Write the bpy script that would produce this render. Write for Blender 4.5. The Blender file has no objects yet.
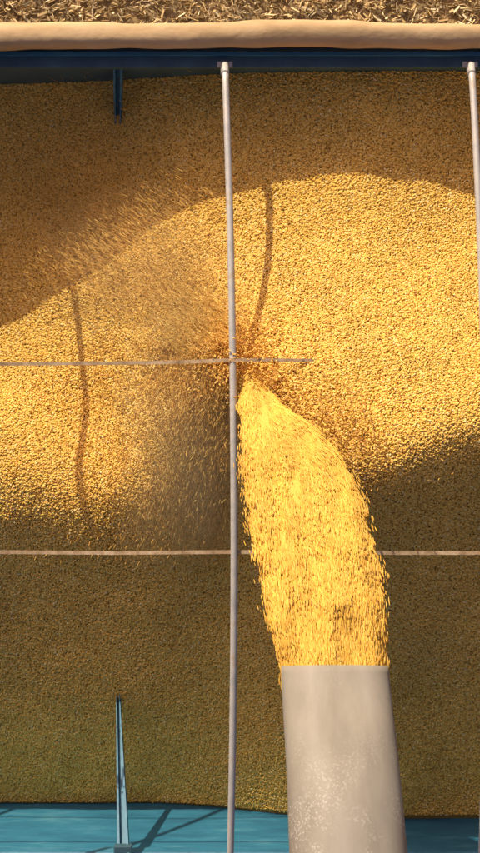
import bpy, math, numpy as np
from mathutils import Vector
rng=np.random.default_rng(7)
D=4.2; S=320.0
def P(u,v,z):
    k=(D-z)/D/S
    return np.array([(u-240)*k,(426.5-v)*k,z])
EL=math.radians(22); SX,SY=0.37,0.929
TV=math.tan(EL)/SY
def term(u,v,off=0.0,Yr=1.215,zr=0.06):
    z=-.2
    for _ in range(20):
        Y=P(u,v,z)[1]; z=zr-(Yr-Y)*TV
    return z+off
sc=bpy.context.scene
def link(o,parent=None):
    sc.collection.objects.link(o)
    if parent: o.parent=parent
    return o
def empty(name):
    return link(bpy.data.objects.new(name,None))
# ---------------- materials
def mat(name):
    m=bpy.data.materials.new(name); m.use_nodes=True
    nt=m.node_tree; b=nt.nodes['Principled BSDF']; return m,nt,b
def N(nt,t,**k):
    n=nt.nodes.new(t)
    for a,v in k.items(): setattr(n,a,v)
    return n
def ramp(nt,cols):
    r=N(nt,'ShaderNodeValToRGB'); e=r.color_ramp.elements
    e[0].position=cols[0][0]; e[0].color=(*cols[0][1],1)
    e[1].position=cols[-1][0]; e[1].color=(*cols[-1][1],1)
    for p,c in cols[1:-1]:
        x=e.new(p); x.color=(*c,1)
    return r
def noise_mat(name,cols,scale=8,rough=.6,bump=0,bscale=60,detail=6,metal=0,stretch=(1,1,1)):
    m,nt,b=mat(name)
    tc=N(nt,'ShaderNodeTexCoord'); mp=N(nt,'ShaderNodeMapping'); mp.inputs['Scale'].default_value=stretch
    nt.links.new(tc.outputs['Object'],mp.inputs['Vector'])
    n=N(nt,'ShaderNodeTexNoise'); n.inputs['Scale'].default_value=scale; n.inputs['Detail'].default_value=detail; n.inputs['Roughness'].default_value=.65
    nt.links.new(mp.outputs[0],n.inputs['Vector'])
    r=ramp(nt,cols); nt.links.new(n.outputs['Fac'],r.inputs['Fac']); nt.links.new(r.outputs['Color'],b.inputs['Base Color'])
    b.inputs['Roughness'].default_value=rough; b.inputs['Metallic'].default_value=metal
    if bump:
        n2=N(nt,'ShaderNodeTexNoise'); n2.inputs['Scale'].default_value=bscale; n2.inputs['Detail'].default_value=4
        nt.links.new(tc.outputs['Object'],n2.inputs['Vector'])
        bp=N(nt,'ShaderNodeBump'); bp.inputs['Strength'].default_value=bump; bp.inputs['Distance'].default_value=.01
        nt.links.new(n2.outputs['Fac'],bp.inputs['Height']); nt.links.new(bp.outputs[0],b.inputs['Normal'])
    return m
def kernel_mat(name,cols,rough=.6,nscale=5,var=(.72,1.1),stretch=(1,1,1)):
    m,nt,b=mat(name)
    oi=N(nt,'ShaderNodeObjectInfo'); r=ramp(nt,cols)
    nt.links.new(oi.outputs['Random'],r.inputs['Fac'])
    mp=N(nt,'ShaderNodeMapping'); mp.inputs['Scale'].default_value=stretch
    n=N(nt,'ShaderNodeTexNoise'); n.inputs['Scale'].default_value=nscale; n.inputs['Detail'].default_value=5
    nt.links.new(oi.outputs['Location'],mp.inputs['Vector']); nt.links.new(mp.outputs[0],n.inputs['Vector'])
    mr=N(nt,'ShaderNodeMapRange'); mr.inputs['From Min'].default_value=.3; mr.inputs['From Max'].default_value=.7
    mr.inputs['To Min'].default_value=var[0]; mr.inputs['To Max'].default_value=var[1]
    nt.links.new(n.outputs['Fac'],mr.inputs['Value'])
    vm=N(nt,'ShaderNodeVectorMath',operation='SCALE')
    nt.links.new(r.outputs['Color'],vm.inputs[0]); nt.links.new(mr.outputs[0],vm.inputs['Scale'])
    nt.links.new(vm.outputs[0],b.inputs['Base Color'])
    b.inputs['Roughness'].default_value=rough
    b.inputs['Specular IOR Level'].default_value=.25
    return m
M_k=kernel_mat('corn_kernels',[(0,(.49,.27,.055)),(.2,(.76,.455,.085)),(.6,(.88,.565,.115)),(.93,(.94,.66,.18)),(1,(.92,.76,.38))],nscale=4,var=(.86,1.07))
M_s=kernel_mat('corn_falling',[(0,(.66,.36,.05)),(.5,(.76,.45,.075)),(1,(.83,.55,.12))],nscale=9,var=(.74,1.06),stretch=(1.8,.4,.4),rough=.8)
M_d=kernel_mat('corn_spray',[(0,(.55,.28,.05)),(.5,(.76,.43,.085)),(1,(.88,.56,.14))])
M_base=noise_mat('corn_bed',[(.3,(.36,.2,.04)),(.7,(.54,.31,.06))],scale=140,rough=.9,bump=.6,bscale=200)
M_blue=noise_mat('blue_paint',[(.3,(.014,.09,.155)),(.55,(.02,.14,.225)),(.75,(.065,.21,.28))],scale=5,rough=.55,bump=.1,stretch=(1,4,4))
M_blued=noise_mat('blue_paint_rail_and_shade',[(.3,(.02,.06,.085)),(.7,(.045,.11,.14))],scale=9,rough=.55)  # dark blue of the rails; also serves as painted shade on the far wall
M_galv=noise_mat('galvanised_tube',[(.3,(.36,.36,.35)),(.55,(.51,.49,.45)),(.72,(.42,.32,.2))],scale=16,rough=.5,metal=.15,detail=9)
M_tarp=noise_mat('tan_tarp',[(.25,(.34,.22,.10)),(.5,(.50,.34,.17)),(.75,(.60,.43,.24))],scale=3.5,rough=.85,bump=.6,bscale=14,stretch=(1,3,3))
M_strap=noise_mat('webbing_strap',[(.3,(.22,.14,.07)),(.5,(.40,.28,.16)),(.7,(.58,.45,.29))],scale=30,rough=.9)
M_dark=noise_mat('rubber',[(.3,(.02,.02,.02)),(.7,(.05,.045,.04))],scale=10,rough=.9)
M_straw=kernel_mat('straw',[(0,(.40,.25,.09)),(.4,(.72,.50,.22)),(.8,(.86,.66,.35)),(1,(.9,.76,.46))],rough=.7,nscale=3,var=(.7,1.1))
M_ground=noise_mat('stubble_soil',[(.3,(.16,.10,.04)),(.5,(.36,.24,.11)),(.7,(.55,.4,.2))],scale=22,rough=.95,bump=.8,bscale=30,detail=10)
# spout: painted sheet metal, dust film and fine speckle near the hood
m,nt,b=mat('spout_paint')
tc=N(nt,'ShaderNodeTexCoord')
mpp=N(nt,'ShaderNodeMapping'); mpp.inputs['Scale'].default_value=(3,.8,1); nt.links.new(tc.outputs['Object'],mpp.inputs['Vector'])
n1=N(nt,'ShaderNodeTexNoise'); n1.inputs['Scale'].default_value=4; n1.inputs['Detail'].default_value=8; n1.inputs['Roughness'].default_value=.6
r1=ramp(nt,[(.3,(.20,.182,.15)),(.5,(.25,.23,.19)),(.7,(.295,.275,.235))])
n2=N(nt,'ShaderNodeTexNoise'); n2.inputs['Scale'].default_value=170; n2.inputs['Detail'].default_value=6
r2=ramp(nt,[(.52,(0,0,0)),(.64,(1,1,1))])
n3=N(nt,'ShaderNodeTexNoise'); n3.inputs['Scale'].default_value=9; n3.inputs['Detail'].default_value=5
r3=ramp(nt,[(.40,(0,0,0)),(.60,(1,1,1))])
mu=N(nt,'ShaderNodeMath',operation='MULTIPLY'); 
sx=N(nt,'ShaderNodeSeparateXYZ'); nt.links.new(tc.outputs['Object'],sx.inputs[0])
my=N(nt,'ShaderNodeMapRange'); my.inputs['From Min'].default_value=-.74; my.inputs['From Max'].default_value=-.96; my.inputs['To Min'].default_value=.05; my.inputs['To Max'].default_value=.6
nt.links.new(sx.outputs['Y'],my.inputs['Value'])
mu2=N(nt,'ShaderNodeMath',operation='MULTIPLY')
mx=N(nt,'ShaderNodeMixRGB'); mx.inputs['Color2'].default_value=(.56,.53,.48,1)
nt.links.new(mpp.outputs[0],n1.inputs['Vector'])
for n in (n2,n3): nt.links.new(tc.outputs['Object'],n.inputs['Vector'])
nt.links.new(n1.outputs['Fac'],r1.inputs['Fac']); nt.links.new(n2.outputs['Fac'],r2.inputs['Fac']); nt.links.new(n3.outputs['Fac'],r3.inputs['Fac'])
nt.links.new(r2.outputs['Color'],mu.inputs[0]); nt.links.new(r3.outputs['Color'],mu.inputs[1])
nt.links.new(mu.outputs[0],mu2.inputs[0]); nt.links.new(my.outputs[0],mu2.inputs[1])
nt.links.new(mu2.outputs[0],mx.inputs['Fac']); nt.links.new(r1.outputs['Color'],mx.inputs['Color1']); nt.links.new(mx.outputs[0],b.inputs['Base Color'])
b.inputs['Roughness'].default_value=.7; b.inputs['Specular IOR Level'].default_value=.25
M_spout=m
# ---------------- mesh helpers
def mesh_obj(name,verts,faces,mt,parent=None,smooth=False):
    me=bpy.data.meshes.new(name); me.from_pydata([tuple(map(float,v)) for v in verts],[],faces); me.update()
    me.materials.append(mt)
    if smooth:
        for p in me.polygons: p.use_smooth=True
    return link(bpy.data.objects.new(name,me),parent)
def box(name,lo,hi,mt,parent=None,bev=.004):
    x0,y0,z0=lo;x1,y1,z1=hi
    v=[(x0,y0,z0),(x1,y0,z0),(x1,y1,z0),(x0,y1,z0),(x0,y0,z1),(x1,y0,z1),(x1,y1,z1),(x0,y1,z1)]
    f=[(0,3,2,1),(4,5,6,7),(0,1,5,4),(1,2,6,5),(2,3,7,6),(3,0,4,7)]
    o=mesh_obj(name,v,f,mt,parent)
    if bev:
        md=o.modifiers.new('b','BEVEL'); md.width=bev; md.segments=2
    return o
def sweep(name,path,prof,mt,parent=None,smooth=True,cap=True,up=(0,0,1)):
    path=[Vector(p) for p in path]; vs=[];fs=[];n=None
    for i,p in enumerate(path):
        t=(path[min(i+1,len(path)-1)]-path[max(i-1,0)]).normalized()
        s=t.cross(Vector(up)).normalized(); w=s.cross(t).normalized()
        pr=prof(i); n=len(pr)
        for a,b_ in pr: vs.append(p+s*a+w*b_)
    for i in range(len(path)-1):
        for j in range(n):
            k=(j+1)%n
            fs.append((i*n+j,i*n+k,(i+1)*n+k,(i+1)*n+j))
    if cap:
        fs.append(tuple(range(n))[::-1]); fs.append(tuple((len(path)-1)*n+j for j in range(n)))
    return mesh_obj(name,vs,fs,mt,parent,smooth)
def circ(r,n=16,ry=None):
    ry=ry or r
    return [(r*math.cos(2*math.pi*j/n),ry*math.sin(2*math.pi*j/n)) for j in range(n)]
def instancer(name,pts,rot,scl,mt,parent=None,kind='ico'):
    me=bpy.data.meshes.new(name); n=len(pts)
    me.vertices.add(n); me.vertices.foreach_set('co',np.asarray(pts,dtype=np.float32).ravel())
    for an,ar in (('rot',rot),('scl',scl)):
        a=me.attributes.new(an,'FLOAT_VECTOR','POINT'); a.data.foreach_set('vector',np.asarray(ar,dtype=np.float32).ravel())
    me.update()
    o=link(bpy.data.objects.new(name,me),parent)
    g=bpy.data.node_groups.new(name+'_gn','GeometryNodeTree')
    g.interface.new_socket('Geometry',in_out='INPUT',socket_type='NodeSocketGeometry')
    g.interface.new_socket('Geometry',in_out='OUTPUT',socket_type='NodeSocketGeometry')
    gi=g.nodes.new('NodeGroupInput'); go=g.nodes.new('NodeGroupOutput')
    iop=g.nodes.new('GeometryNodeInstanceOnPoints')
    if kind=='ico':
        pr=g.nodes.new('GeometryNodeMeshIcoSphere'); pr.inputs['Radius'].default_value=1; pr.inputs['Subdivisions'].default_value=2
    else:
        pr=g.nodes.new('GeometryNodeMeshCube'); pr.inputs['Size'].default_value=(2,2,2)
    sm=g.nodes.new('GeometryNodeSetMaterial'); sm.inputs['Material'].default_value=mt
    ss=g.nodes.new('GeometryNodeSetShadeSmooth'); ss.inputs['Shade Smooth'].default_value=(kind=='ico')
    na=g.nodes.new('GeometryNodeInputNamedAttribute'); na.data_type='FLOAT_VECTOR'; na.inputs['Name'].default_value='rot'
    nb=g.nodes.new('GeometryNodeInputNamedAttribute'); nb.data_type='FLOAT_VECTOR'; nb.inputs['Name'].default_value='scl'
    e2r=g.nodes.new('FunctionNodeEulerToRotation')
    L=g.links.new
    L(gi.outputs[0],iop.inputs['Points']); L(pr.outputs['Mesh'],ss.inputs['Geometry']); L(ss.outputs[0],sm.inputs['Geometry']); L(sm.outputs[0],iop.inputs['Instance'])
    L(na.outputs['Attribute'],e2r.inputs[0]); L(e2r.outputs[0],iop.inputs['Rotation']); L(nb.outputs['Attribute'],iop.inputs['Scale'])
    L(iop.outputs[0],go.inputs[0])
    md=o.modifiers.new('gn','NODES'); md.node_group=g
    me.materials.append(mt)
    return o
def align(d):
    d=d/np.linalg.norm(d,axis=1,keepdims=True)
    return np.stack([rng.uniform(0,6.28,len(d)),-np.arcsin(np.clip(d[:,2],-1,1)),np.arctan2(d[:,1],d[:,0])],1)
# ---------------- grain height field (thin plate spline)
C=[]
for u,v in [(-100,360),(0,325),(60,285),(150,225),(250,190),(350,172),(420,180),(480,195),(580,230)]:
    C.append((u,v,term(u,v)))
for u,z in [(-150,-.30),(0,-.25),(120,-.20),(240,-.12),(350,-.10),(480,-.10),(620,-.14)]:
    C.append((u,78,z))
C+=[(-160,430,-.26),(-160,510,-.2),(0,200,-.33),(100,180,-.28)]
for u in (-60,30,100):
    C+= [(u,410,-.21),(u,465,-.15),(u,500,-.155),(u,580,-.29),(u,650,-.41),(u,720,-.53),(u,800,-.70)]
C+=[(160,300,-.15),(160,360,-.07),(160,420,-.05),(160,480,-.08),(165,520,-.15),(160,600,-.30),(160,700,-.48),(160,800,-.70)]
C+=[(240,300,-.03),(240,350,.05),(240,390,.06),(232,430,.0),(228,500,-.13),(235,600,-.31),(240,700,-.47),(240,810,-.64)]
for u in (330,400):
    C+=[(u,300,.02),(u,360,.11),(u,410,.155),(u,452,.185),(u,475,.17),(u,520,.06),(u,600,-.11),(u,700,-.31),(u,810,-.52)]
for u in (480,580):
    C+=[(u,300,.01),(u,360,.11),(u,395,.145),(u,425,.158),(u,450,.13),(u,500,.01),(u,600,-.165),(u,700,-.34),(u,810,-.53)]
W=np.array([P(*c) for c in C])
def tpsk(r2): return .5*r2*np.log(r2+1e-9)
n=len(W); K=tpsk(((W[:,None,:2]-W[None,:,:2])**2).sum(-1))+np.eye(n)*1.5e-4
Q=np.c_[np.ones(n),W[:,:2]]
A=np.block([[K,Q],[Q.T,np.zeros((3,3))]])
coef=np.linalg.solve(A,np.r_[W[:,2],0,0,0])
XL,XH=-2.6,2.6; YT=1.135; YB=-1.372
def Hexact(x,y):
    xx=np.clip(x,-1.15,1.15)
    out=np.zeros(len(x))
    for i in range(0,len(x),20000):
        s=slice(i,i+20000); p=np.c_[xx[s],y[s]]
        out[s]=tpsk(((p[:,None,:]-W[None,:,:2])**2).sum(-1))@coef[:n]+coef[n]+p@coef[n+1:]
    return out
gx=np.arange(XL,XH+.001,.02); gy=np.linspace(-1.40,1.16,130)
GX,GY=np.meshgrid(gx,gy)
GZ=Hexact(GX.ravel(),GY.ravel())
def lump(x,y):
    z=0
    r2=np.random.default_rng(3)
    for _ in range(30):
        a=r2.uniform(0,6.28); f=r2.uniform(12,60); z=z+np.sin(x*f*math.cos(a)+y*f*math.sin(a)+r2.uniform(0,6.28))*.010/f
    return z
GZ=GZ+lump(GX.ravel(),GY.ravel()); GZ=GZ.reshape(GX.shape)
def H(x,y):
    fx=np.clip((x-gx[0])/(gx[1]-gx[0]),0,len(gx)-1.001); fy=np.clip((y-gy[0])/(gy[1]-gy[0]),0,len(gy)-1.001)
    i=fx.astype(int); j=fy.astype(int); a=fx-i; b_=fy-j
    return (GZ[j,i]*(1-a)+GZ[j,i+1]*a)*(1-b_)+(GZ[j+1,i]*(1-a)+GZ[j+1,i+1]*a)*b_
heap_v=np.c_[GX.ravel(),GY.ravel(),GZ.ravel()-.004]
nx=len(gx); fs=[(j*nx+i,j*nx+i+1,(j+1)*nx+i+1,(j+1)*nx+i) for j in range(len(gy)-1) for i in range(nx-1)]
heap=mesh_obj('grain_heap',heap_v,fs,M_base,None,True)
def grid_pts(x0,x1,y0,y1,s,jit):
    ys=np.arange(y0,y1,s*.866); xs=np.arange(x0,x1,s)
    X,Y=np.meshgrid(xs,ys); X=X+(np.arange(len(ys))%2)[:,None]*s*.5
    X=X.ravel()+rng.normal(0,jit*s,X.size); Y=Y.ravel()+rng.normal(0,jit*s,Y.size)
    return X,Y
def kern(x,y,dz):
    z=H(x,y)+dz; m_=len(x)
    rot=np.stack([rng.normal(0,.45,m_),rng.normal(0,.4,m_),rng.uniform(0,6.28,m_)],1)
    s=rng.uniform(.82,1.15,m_)[:,None]*np.array([.0038,.0030,.0026])
    return np.c_[x,y,z],rot,s
XC=.92
x,y=grid_pts(-XC,XC,YB+.005,YT,.0051,.28); a=kern(x,y,rng.uniform(-.0018,.0012,len(x)))
m2=115000; x2=rng.uniform(-XC,XC,m2); y2=rng.uniform(YB+.005,YT,m2); b2=kern(x2,y2,rng.uniform(.0,.003,m2))
x3,y3=grid_pts(XL,-XC,YB+.005,YT,.010,.3); c3=kern(x3,y3,rng.uniform(-.002,.002,len(x3))); c3[2][:]*=1.7
x4,y4=grid_pts(XC,XH,YB+.005,YT,.010,.3); c4=kern(x4,y4,rng.uniform(-.002,.002,len(x4))); c4[2][:]*=1.7
allk=[np.concatenate(q) for q in zip(a,b2,c3,c4)]
instancer('kernels',*allk,M_k,heap)
# ---------------- trailer
tr=empty('grain_trailer')
L0,L1=XL,XH
box('side_wall_far',(L0,YT,-1.45),(L1,YT+.05,-.035),M_blued,tr)  # inner face in shade, darkened through its colour
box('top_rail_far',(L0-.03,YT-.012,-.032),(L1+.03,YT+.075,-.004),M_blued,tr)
prof=[(-1.400,0),(-1.400,-.13),(-1.385,-.14),(-1.385,-.19),(-1.398,-.2),(-1.372,-.75),(-1.36,-1.45),(-1.45,-1.45),(-1.45,0)]
vs=[(xx,p[0],p[1]-.035) for xx in (L0,L1) for p in prof]; k=len(prof)
mesh_obj('side_wall_near',vs,[(j,(j+1)%k,(j+1)%k+k,j+k) for j in range(k)]+[tuple(range(k)),tuple(range(2*k-1,k-1,-1))],M_blue,tr)
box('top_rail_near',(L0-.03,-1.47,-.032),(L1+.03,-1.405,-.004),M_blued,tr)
for nm,xa in (('front_wall',L0-.05),('rear_wall',L1)):
    box(nm,(xa,-1.45,-1.45),(xa+.05,YT+.05,-.033),M_blue,tr)
box('floor_pan',(L0,-1.36,-1.5),(L1,YT,-1.452),M_blue,tr)
for yy in (-.7,.4): box('chassis_rail',(L0+.1,yy,-1.75),(L1-.1,yy+.1,-1.503),M_dark,tr)
for xx in (-1.6,-.5,1.6):
    for yy in (-1.3,.85):
        p=[(xx,yy,-1.95),(xx,yy+.03,-1.95),(xx,yy+.25,-1.95),(xx,yy+.28,-1.95)]
        rr=[.42,.48,.48,.42]
        sweep('wheel',p,lambda i:circ(rr[i],32),M_dark,tr)
for xx in np.arange(L0+.3,L1,.766):
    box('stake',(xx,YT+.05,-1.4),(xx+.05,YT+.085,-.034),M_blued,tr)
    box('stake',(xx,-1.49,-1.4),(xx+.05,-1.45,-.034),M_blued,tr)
npt=220; path=[];rad=[]
for i in range(npt):
    xx=L0+(L1-L0)*i/(npt-1)
    path.append((xx,1.212+.004*math.sin(xx*3.1+1)+.0025*math.sin(xx*9),.031+.003*math.sin(xx*5)))
    rad.append(.037+.0018*math.sin(xx*7.3)+.0012*math.sin(xx*23)+.0008*math.sin(xx*41))
def tprof(i):
    r=rad[i]; out=[]
    for j in range(28):
        a_=2*math.pi*j/28; q=r*(1+.04*math.sin(3*a_+i*.06)+.015*math.sin(5*a_-i*.11)); out.append((q*math.cos(a_)*1.08,q*math.sin(a_)*.85))
    return out
sweep('rolled_tarp',path,tprof,M_tarp,tr)
box('tarp_hem',(L0,YT+.022,-.003),(L1,YT+.036,.006),M_blue,tr,.002)
def bow(utop,umid,ubot,name='tarp_bow'):
    pts=[]
    for i in range(41):
        t=i/40; y_=1.128+(-1.43-1.128)*t
        z_=.02+.13*math.sin(math.pi*t)**.8
        xt=P(utop,60,0)[0]; xm=P(umid,430,.15)[0]; xb=P(ubot,853,0)[0]
        x_=xt*(1-t)*(1-2*t)+4*xm*t*(1-t)+xb*t*(2*t-1)
        pts.append((x_,y_,z_))
    sweep(name,pts,lambda i:circ(.0108,14),M_galv,tr)
    for (px,py,pz),sg in ((pts[0],1),(pts[-1],-1)):
        box('bow_bracket',(px-.024,py-.006,-.003),(px+.024,py+.012,.003),M_galv,tr,.002)
        sweep('bow_socket',[(px,py+.004*sg,-.003),(px,py-.035*sg,.03)],lambda i:circ(.0135,12),M_galv,tr)
bow(225,234,229.5); bow(470,486,479); bow(-18,-12,-12)
bow(-265,-262,-262); bow(715,735,725)
def strap(pts,w,name='tarp_strap'):
    pp=[P(*p) for p in pts]; 
    sweep(name,pp,lambda i:[(-w,-.001),(w,-.001),(w,.001),(-w,.001)],M_strap,tr,False)
strap([(-500,366,.10),(-15,364,.142),(60,363.5,.128),(120,363,.124),(180,362,.13),(234,360,.152),(270,360,.132),(325,360.5,.100),(400,362,.08),(486,362,.08),(735,362,.12)],.0055)
strap([(-500,551,.11),(-15,552,.132),(110,553,.125),(235,552,.14),(300,552,.125),(386,553,.12),(486,553,.13),(735,555,.13)],.0055)
def brace(p_top,p_end,w0,w1,name='wall_brace'):
    a_=np.array(p_top);b_=np.array(p_end)
    def pr(i):
        w=w0+(w1-w0)*i/7
        return [(-w,-.02),(w,-.02),(w,.006),(w*.55,.006),(w*.45,-.014),(-w*.45,-.014),(-w*.55,.006),(-w,.006)]
    sweep(name,[a_+(b_-a_)*i/7 for i in range(8)],pr,M_blue,tr,False)
brace(P(118,60,-.03),P(118,152,-.34),.015,.009)
brace(P(123.5,856,-.05),P(118,690,-.50),.019,.006)
box('brace_foot',tuple(P(114,860,-.06)-np.array([0,.0,.02])),tuple(P(132,846,-.05)),M_blued,tr)
# ---------------- spout
sp=empty('unloading_auger_spout')
st=[(666,281,388,.72,.10),(668,281,388,.722,.10),(720,283,394,.84,.115),(780,287,400.5,.93,.125),(853,290,408,1.0,.13),(960,291,412,1.08,.13),(1200,292,424,1.25,.14),(1600,300,450,1.5,.15)]
vs=[];nn=48
cents=[]
for v,ul,ur,zc,rz in st:
    c=(P(ul,v,zc)+P(ur,v,zc))/2; rx=(P(ur,v,zc)[0]-P(ul,v,zc)[0])/2; cents.append((c,rx,rz))
vv=np.array([s[0] for s in st],float); tt=np.linspace(0,1,60)**1.3; vq=666+(1600-666)*tt
ca=np.array([[*c,rx,rz] for c,rx,rz in cents])
ci=np.stack([np.interp(vq,vv,ca[:,k]) for k in range(5)],1)
for _ in range(4): ci[1:-1]=(ci[:-2]+2*ci[1:-1]+ci[2:])/4
def ringset(sc_):
    out=[]
    for i,(cx,cy,cz,rx,rz) in enumerate(ci):
        for j in range(nn):
            a_=2*math.pi*j/nn; ca_,sa=math.cos(a_),math.sin(a_)
            e=.92; den=1+.005*math.sin(a_*3+i*.31)+.004*math.sin(a_*5-i*.5)
            yo=[.020,.017,.013,.008,.003][i]*sa if i<5 else 0
            out.append((cx+rx*sc_*den*abs(ca_)**e*(1 if ca_>0 else -1), cy+yo, cz+rz*sc_*den*abs(sa)**e*(1 if sa>0 else -1)))
    return out
m_=len(ci)
def tube_faces(off,flip):
    f=[]
    for i in range(m_-1):
        for j in range(nn):
            k=(j+1)%nn; q=(off+i*nn+j,off+i*nn+k,off+(i+1)*nn+k,off+(i+1)*nn+j); f.append(q[::-1] if flip else q)
    return f
vo=ringset(1); vi=ringset(.97); off=len(vo)
f=tube_faces(0,False)+tube_faces(off,True)+[(j,off+j,off+(j+1)%nn,(j+1)%nn) for j in range(nn)]
mesh_obj('spout_shell',vo+vi,f,M_spout,sp,True)
# ---------------- falling stream
stn=np.array([(690,284,388,.735,.080),(668,281,387,.72,.080),(600,266,383,.64,.075),(550,257,374,.55,.07),(500,247,361,.44,.065),(460,243,343,.34,.06),(430,241,315,.25,.055),(408,241,288,.17,.05),(390,242,268,.11,.035),(378,242,258,.08,.025),(366,241,251,.07,.012)],float)
sv=-stn[:,0]
def stream_at(vq):
    return np.stack([np.interp(-vq,sv,stn[:,k]) for k in range(1,5)],1)
def stream_pts(nk,rf,spread):
    vq=rng.uniform(367,686,nk); s=stream_at(vq)
    th=rng.uniform(0,2*math.pi,nk); r=rf(nk)
    fade=np.clip((686-vq)/120,.2,1)
    a_=r*np.cos(th)+rng.normal(0,spread,nk)*fade; b_=r*np.sin(th)+rng.normal(0,spread,nk)*fade
    u=(s[:,0]+s[:,1])/2+a_*(s[:,1]-s[:,0])/2+1.6*np.sin(vq*.09)*fade+1.2*np.sin(vq*.21+1)*fade
    z=s[:,2]+b_*s[:,3]
    k=(D-s[:,2])/D/S
    z=z+.005*np.sin(u*.13+vq*.035)+.004*np.sin(u*.31-vq*.05)+.004*np.sin(u*.05-vq*.11)
    p=np.c_[(u-240)*k,(426.5-vq)*k,z]
    s2=stream_at(vq-6); u2=u-(s[:,0]+s[:,1])/2-a_*(s[:,1]-s[:,0])/2+(s2[:,0]+s2[:,1])/2+a_*(s2[:,1]-s2[:,0])/2; k2=(D-s2[:,2])/D/S
    d=np.c_[(u2-240)*k2,(426.5-vq+6)*k2,s2[:,2]+b_*s2[:,3]]-np.c_[p[:,0],p[:,1],s[:,2]+b_*s[:,3]]
    return p,d
stream=empty('falling_grain_stream')
p1,d1=stream_pts(90000,lambda q:rng.uniform(.86,1.0,q),.02)
p2,d2=stream_pts(7000,lambda q:rng.uniform(.92,1.04,q),.075)
pp=np.r_[p1,p2]; dd=np.r_[d1,d2]; dd=dd/np.linalg.norm(dd,axis=1,keepdims=True)+rng.normal(0,.09,dd.shape)
q=len(pp); scl=rng.uniform(.8,1.15,q)[:,None]*np.c_[rng.uniform(.005,.016,q),np.full(q,.0017),np.full(q,.0017)]
scl[len(p1):,1:]*=.7
instancer('falling_kernels',pp,align(dd),scl,M_s,stream)
vs=[];fsx=[]
vqs=np.linspace(688,368,50); ss=stream_at(vqs)
for i,vq in enumerate(vqs):
    ul,ur,zc,rz=ss[i]; k=(D-zc)/D/S
    for j in range(24):
        a_=2*math.pi*j/24; vs.append((((ul+ur)/2-240+.88*(ur-ul)/2*math.cos(a_))*k,(426.5-vq)*k,zc+.88*rz*math.sin(a_)))
fsx=[(i*24+j,i*24+(j+1)%24,(i+1)*24+(j+1)%24,(i+1)*24+j) for i in range(49) for j in range(24)]+[tuple(range(24)),tuple(49*24+j for j in range(24))]
M_core=noise_mat('stream_core',[(.3,(.64,.37,.055)),(.7,(.74,.45,.07))],scale=120,rough=.8,bump=.3,bscale=150)
mesh_obj('stream_core',vs,fsx,M_core,stream,True)
# ---------------- spray of bouncing kernels
def spray(nk,u,v,hz,du,dv,ls,w=.0013):
    x=np.empty(nk);y=np.empty(nk);z=np.zeros(nk)
    for _ in range(4):
        k=(D-z)/D/S; x=(u-240)*k; y=(426.5-v)*k; z=H(x,y)+hz
    d=np.c_[du,-dv,rng.normal(-.3,.3,nk)]
    return np.c_[x,y,z],d,np.c_[ls,np.full(nk,w),np.full(nk,w)]
S_=[]
k1=6500; t=rng.beta(1.2,1.5,k1); S_.append(spray(k1,230-rng.gamma(1.6,30,k1),340+t*225,rng.gamma(1.5,.014,k1)+.004,rng.normal(-.2,.35,k1),np.full(k1,1.),rng.uniform(.004,.012,k1),.0014))
k1=6500; t=rng.beta(1,1.7,k1); sp_=rng.normal(0,1,k1)
uu=218-t*225+sp_*(18+46*t); v_=345-t*235+sp_*(-8-34*t)
S_.append(spray(k1,uu,v_,rng.uniform(.005,.08,k1)+.05*t,-1+rng.normal(0,.3,k1),-.75+rng.normal(0,.3,k1),rng.uniform(.005,.020,k1),.0007))
k1=1900; S_.append(spray(k1,rng.normal(228,26,k1),rng.normal(362,22,k1),rng.gamma(1.5,.02,k1)+.006,rng.normal(0,.6,k1),rng.normal(0,.6,k1),rng.uniform(.004,.006,k1),.0022))
k1=1300; S_.append(spray(k1,rng.normal(320,42,k1),rng.normal(438,28,k1),rng.gamma(1.5,.015,k1)+.01,rng.normal(.3,.4,k1),rng.normal(.4,.4,k1),rng.uniform(.004,.007,k1),.0018))
sa=[np.concatenate(q) for q in zip(*S_)]
instancer('bouncing_kernels',sa[0],align(sa[1]),sa[2],M_d,stream)
# ---------------- dust (real scattering volume, soft nested shells)
def dust_mat(name,dens,col):
    m=bpy.data.materials.new(name); m.use_nodes=True; nt=m.node_tree; nt.nodes.clear()
    o=nt.nodes.new('ShaderNodeOutputMaterial'); v=nt.nodes.new('ShaderNodeVolumeScatter')
    v.inputs['Color'].default_value=(*col,1); v.inputs['Density'].default_value=dens; v.inputs['Anisotropy'].default_value=.2
    nt.links.new(v.outputs[0],o.inputs['Volume']); return m
dust=empty('dust_cloud')
def puff(name,c,r,rz,dens):
    mt=dust_mat(name+'_mat',dens,(.96,.68,.36))
    for s_ in (1,.78,.56,.34):
        vs=[];a,b_=32,18
        for i in range(b_+1):
            ph=math.pi*i/b_
            for j in range(a):
                th=2*math.pi*j/a; q=s_*(1+.12*math.sin(3*th+ph*2+s_*5)+.08*math.sin(5*th+1))
                vs.append((c[0]+r[0]*q*math.sin(ph)*math.cos(th),c[1]+r[1]*q*math.sin(ph)*math.sin(th),c[2]+rz*s_*math.cos(ph)))
        fs=[(i*a+j,(i+1)*a+j,(i+1)*a+(j+1)%a,i*a+(j+1)%a) for i in range(b_) for j in range(a)]
        mesh_obj(name,vs,fs,mt,dust,True)
puff('puff_fall',P(185,440,.04),(.25,.42),.17,.42)
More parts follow.
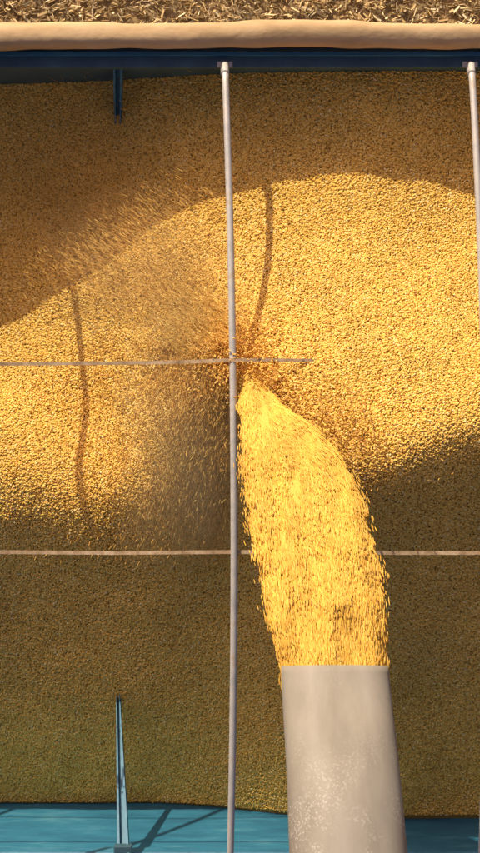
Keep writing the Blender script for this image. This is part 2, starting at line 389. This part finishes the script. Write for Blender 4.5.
puff('puff_rise',P(150,275,.02),(.38,.28),.15,.26)
# ---------------- ground + straw
GZ0=-2.42
mesh_obj('ground',[(-400,-400,GZ0),(400,-400,GZ0),(400,400,GZ0),(-400,400,GZ0)],[(0,1,2,3)],M_ground)
ns=42000
xs=rng.uniform(-2.6,2.6,ns); ys=rng.uniform(1.25,3.4,ns); hs=rng.uniform(.0,.04,ns)
d=np.c_[rng.normal(0,1,ns),rng.normal(0,.7,ns),rng.normal(0,.18,ns)]
ls=rng.uniform(.005,.026,ns)
instancer('straw_litter',np.c_[xs,ys,GZ0+.004+hs],align(d),np.c_[ls,rng.uniform(.0015,.006,ns),np.full(ns,.001)],M_straw,None,'cube')
# ---------------- light, sky, camera
w=bpy.data.worlds.new('World'); sc.world=w; w.use_nodes=True
nt=w.node_tree; bg=nt.nodes['Background']; sky=nt.nodes.new('ShaderNodeTexSky'); sky.sky_type='NISHITA'; sky.sun_disc=False
sky.sun_elevation=EL; sky.sun_rotation=math.atan2(-SX,SY)%(2*math.pi); sky.dust_density=6; sky.air_density=.8
tint=nt.nodes.new('ShaderNodeVectorMath'); tint.operation='MULTIPLY'; tint.inputs[1].default_value=(1.18,.93,1.0)
nt.links.new(sky.outputs[0],tint.inputs[0])
nt.links.new(tint.outputs[0],bg.inputs[0]); bg.inputs[1].default_value=.115
sl=bpy.data.lights.new('sun','SUN'); sl.energy=5; sl.angle=math.radians(.5); sl.color=(1,.92,.70)
so=link(bpy.data.objects.new('sun',sl)); c_=math.cos(EL)
so.rotation_euler=Vector((SX*c_,-SY*c_,-math.sin(EL))).to_track_quat('-Z','Y').to_euler(); so.location=(-2,5,4)
cam=bpy.data.cameras.new('camera'); co=link(bpy.data.objects.new('camera',cam)); co.location=(0,0,D)
cam.sensor_fit='VERTICAL'; cam.sensor_height=24; cam.lens=24*D/(853/S); cam.clip_end=2000; cam.clip_start=.05
sc.camera=co
sc.view_settings.view_transform='Standard'; sc.view_settings.look='None'; sc.view_settings.exposure=0
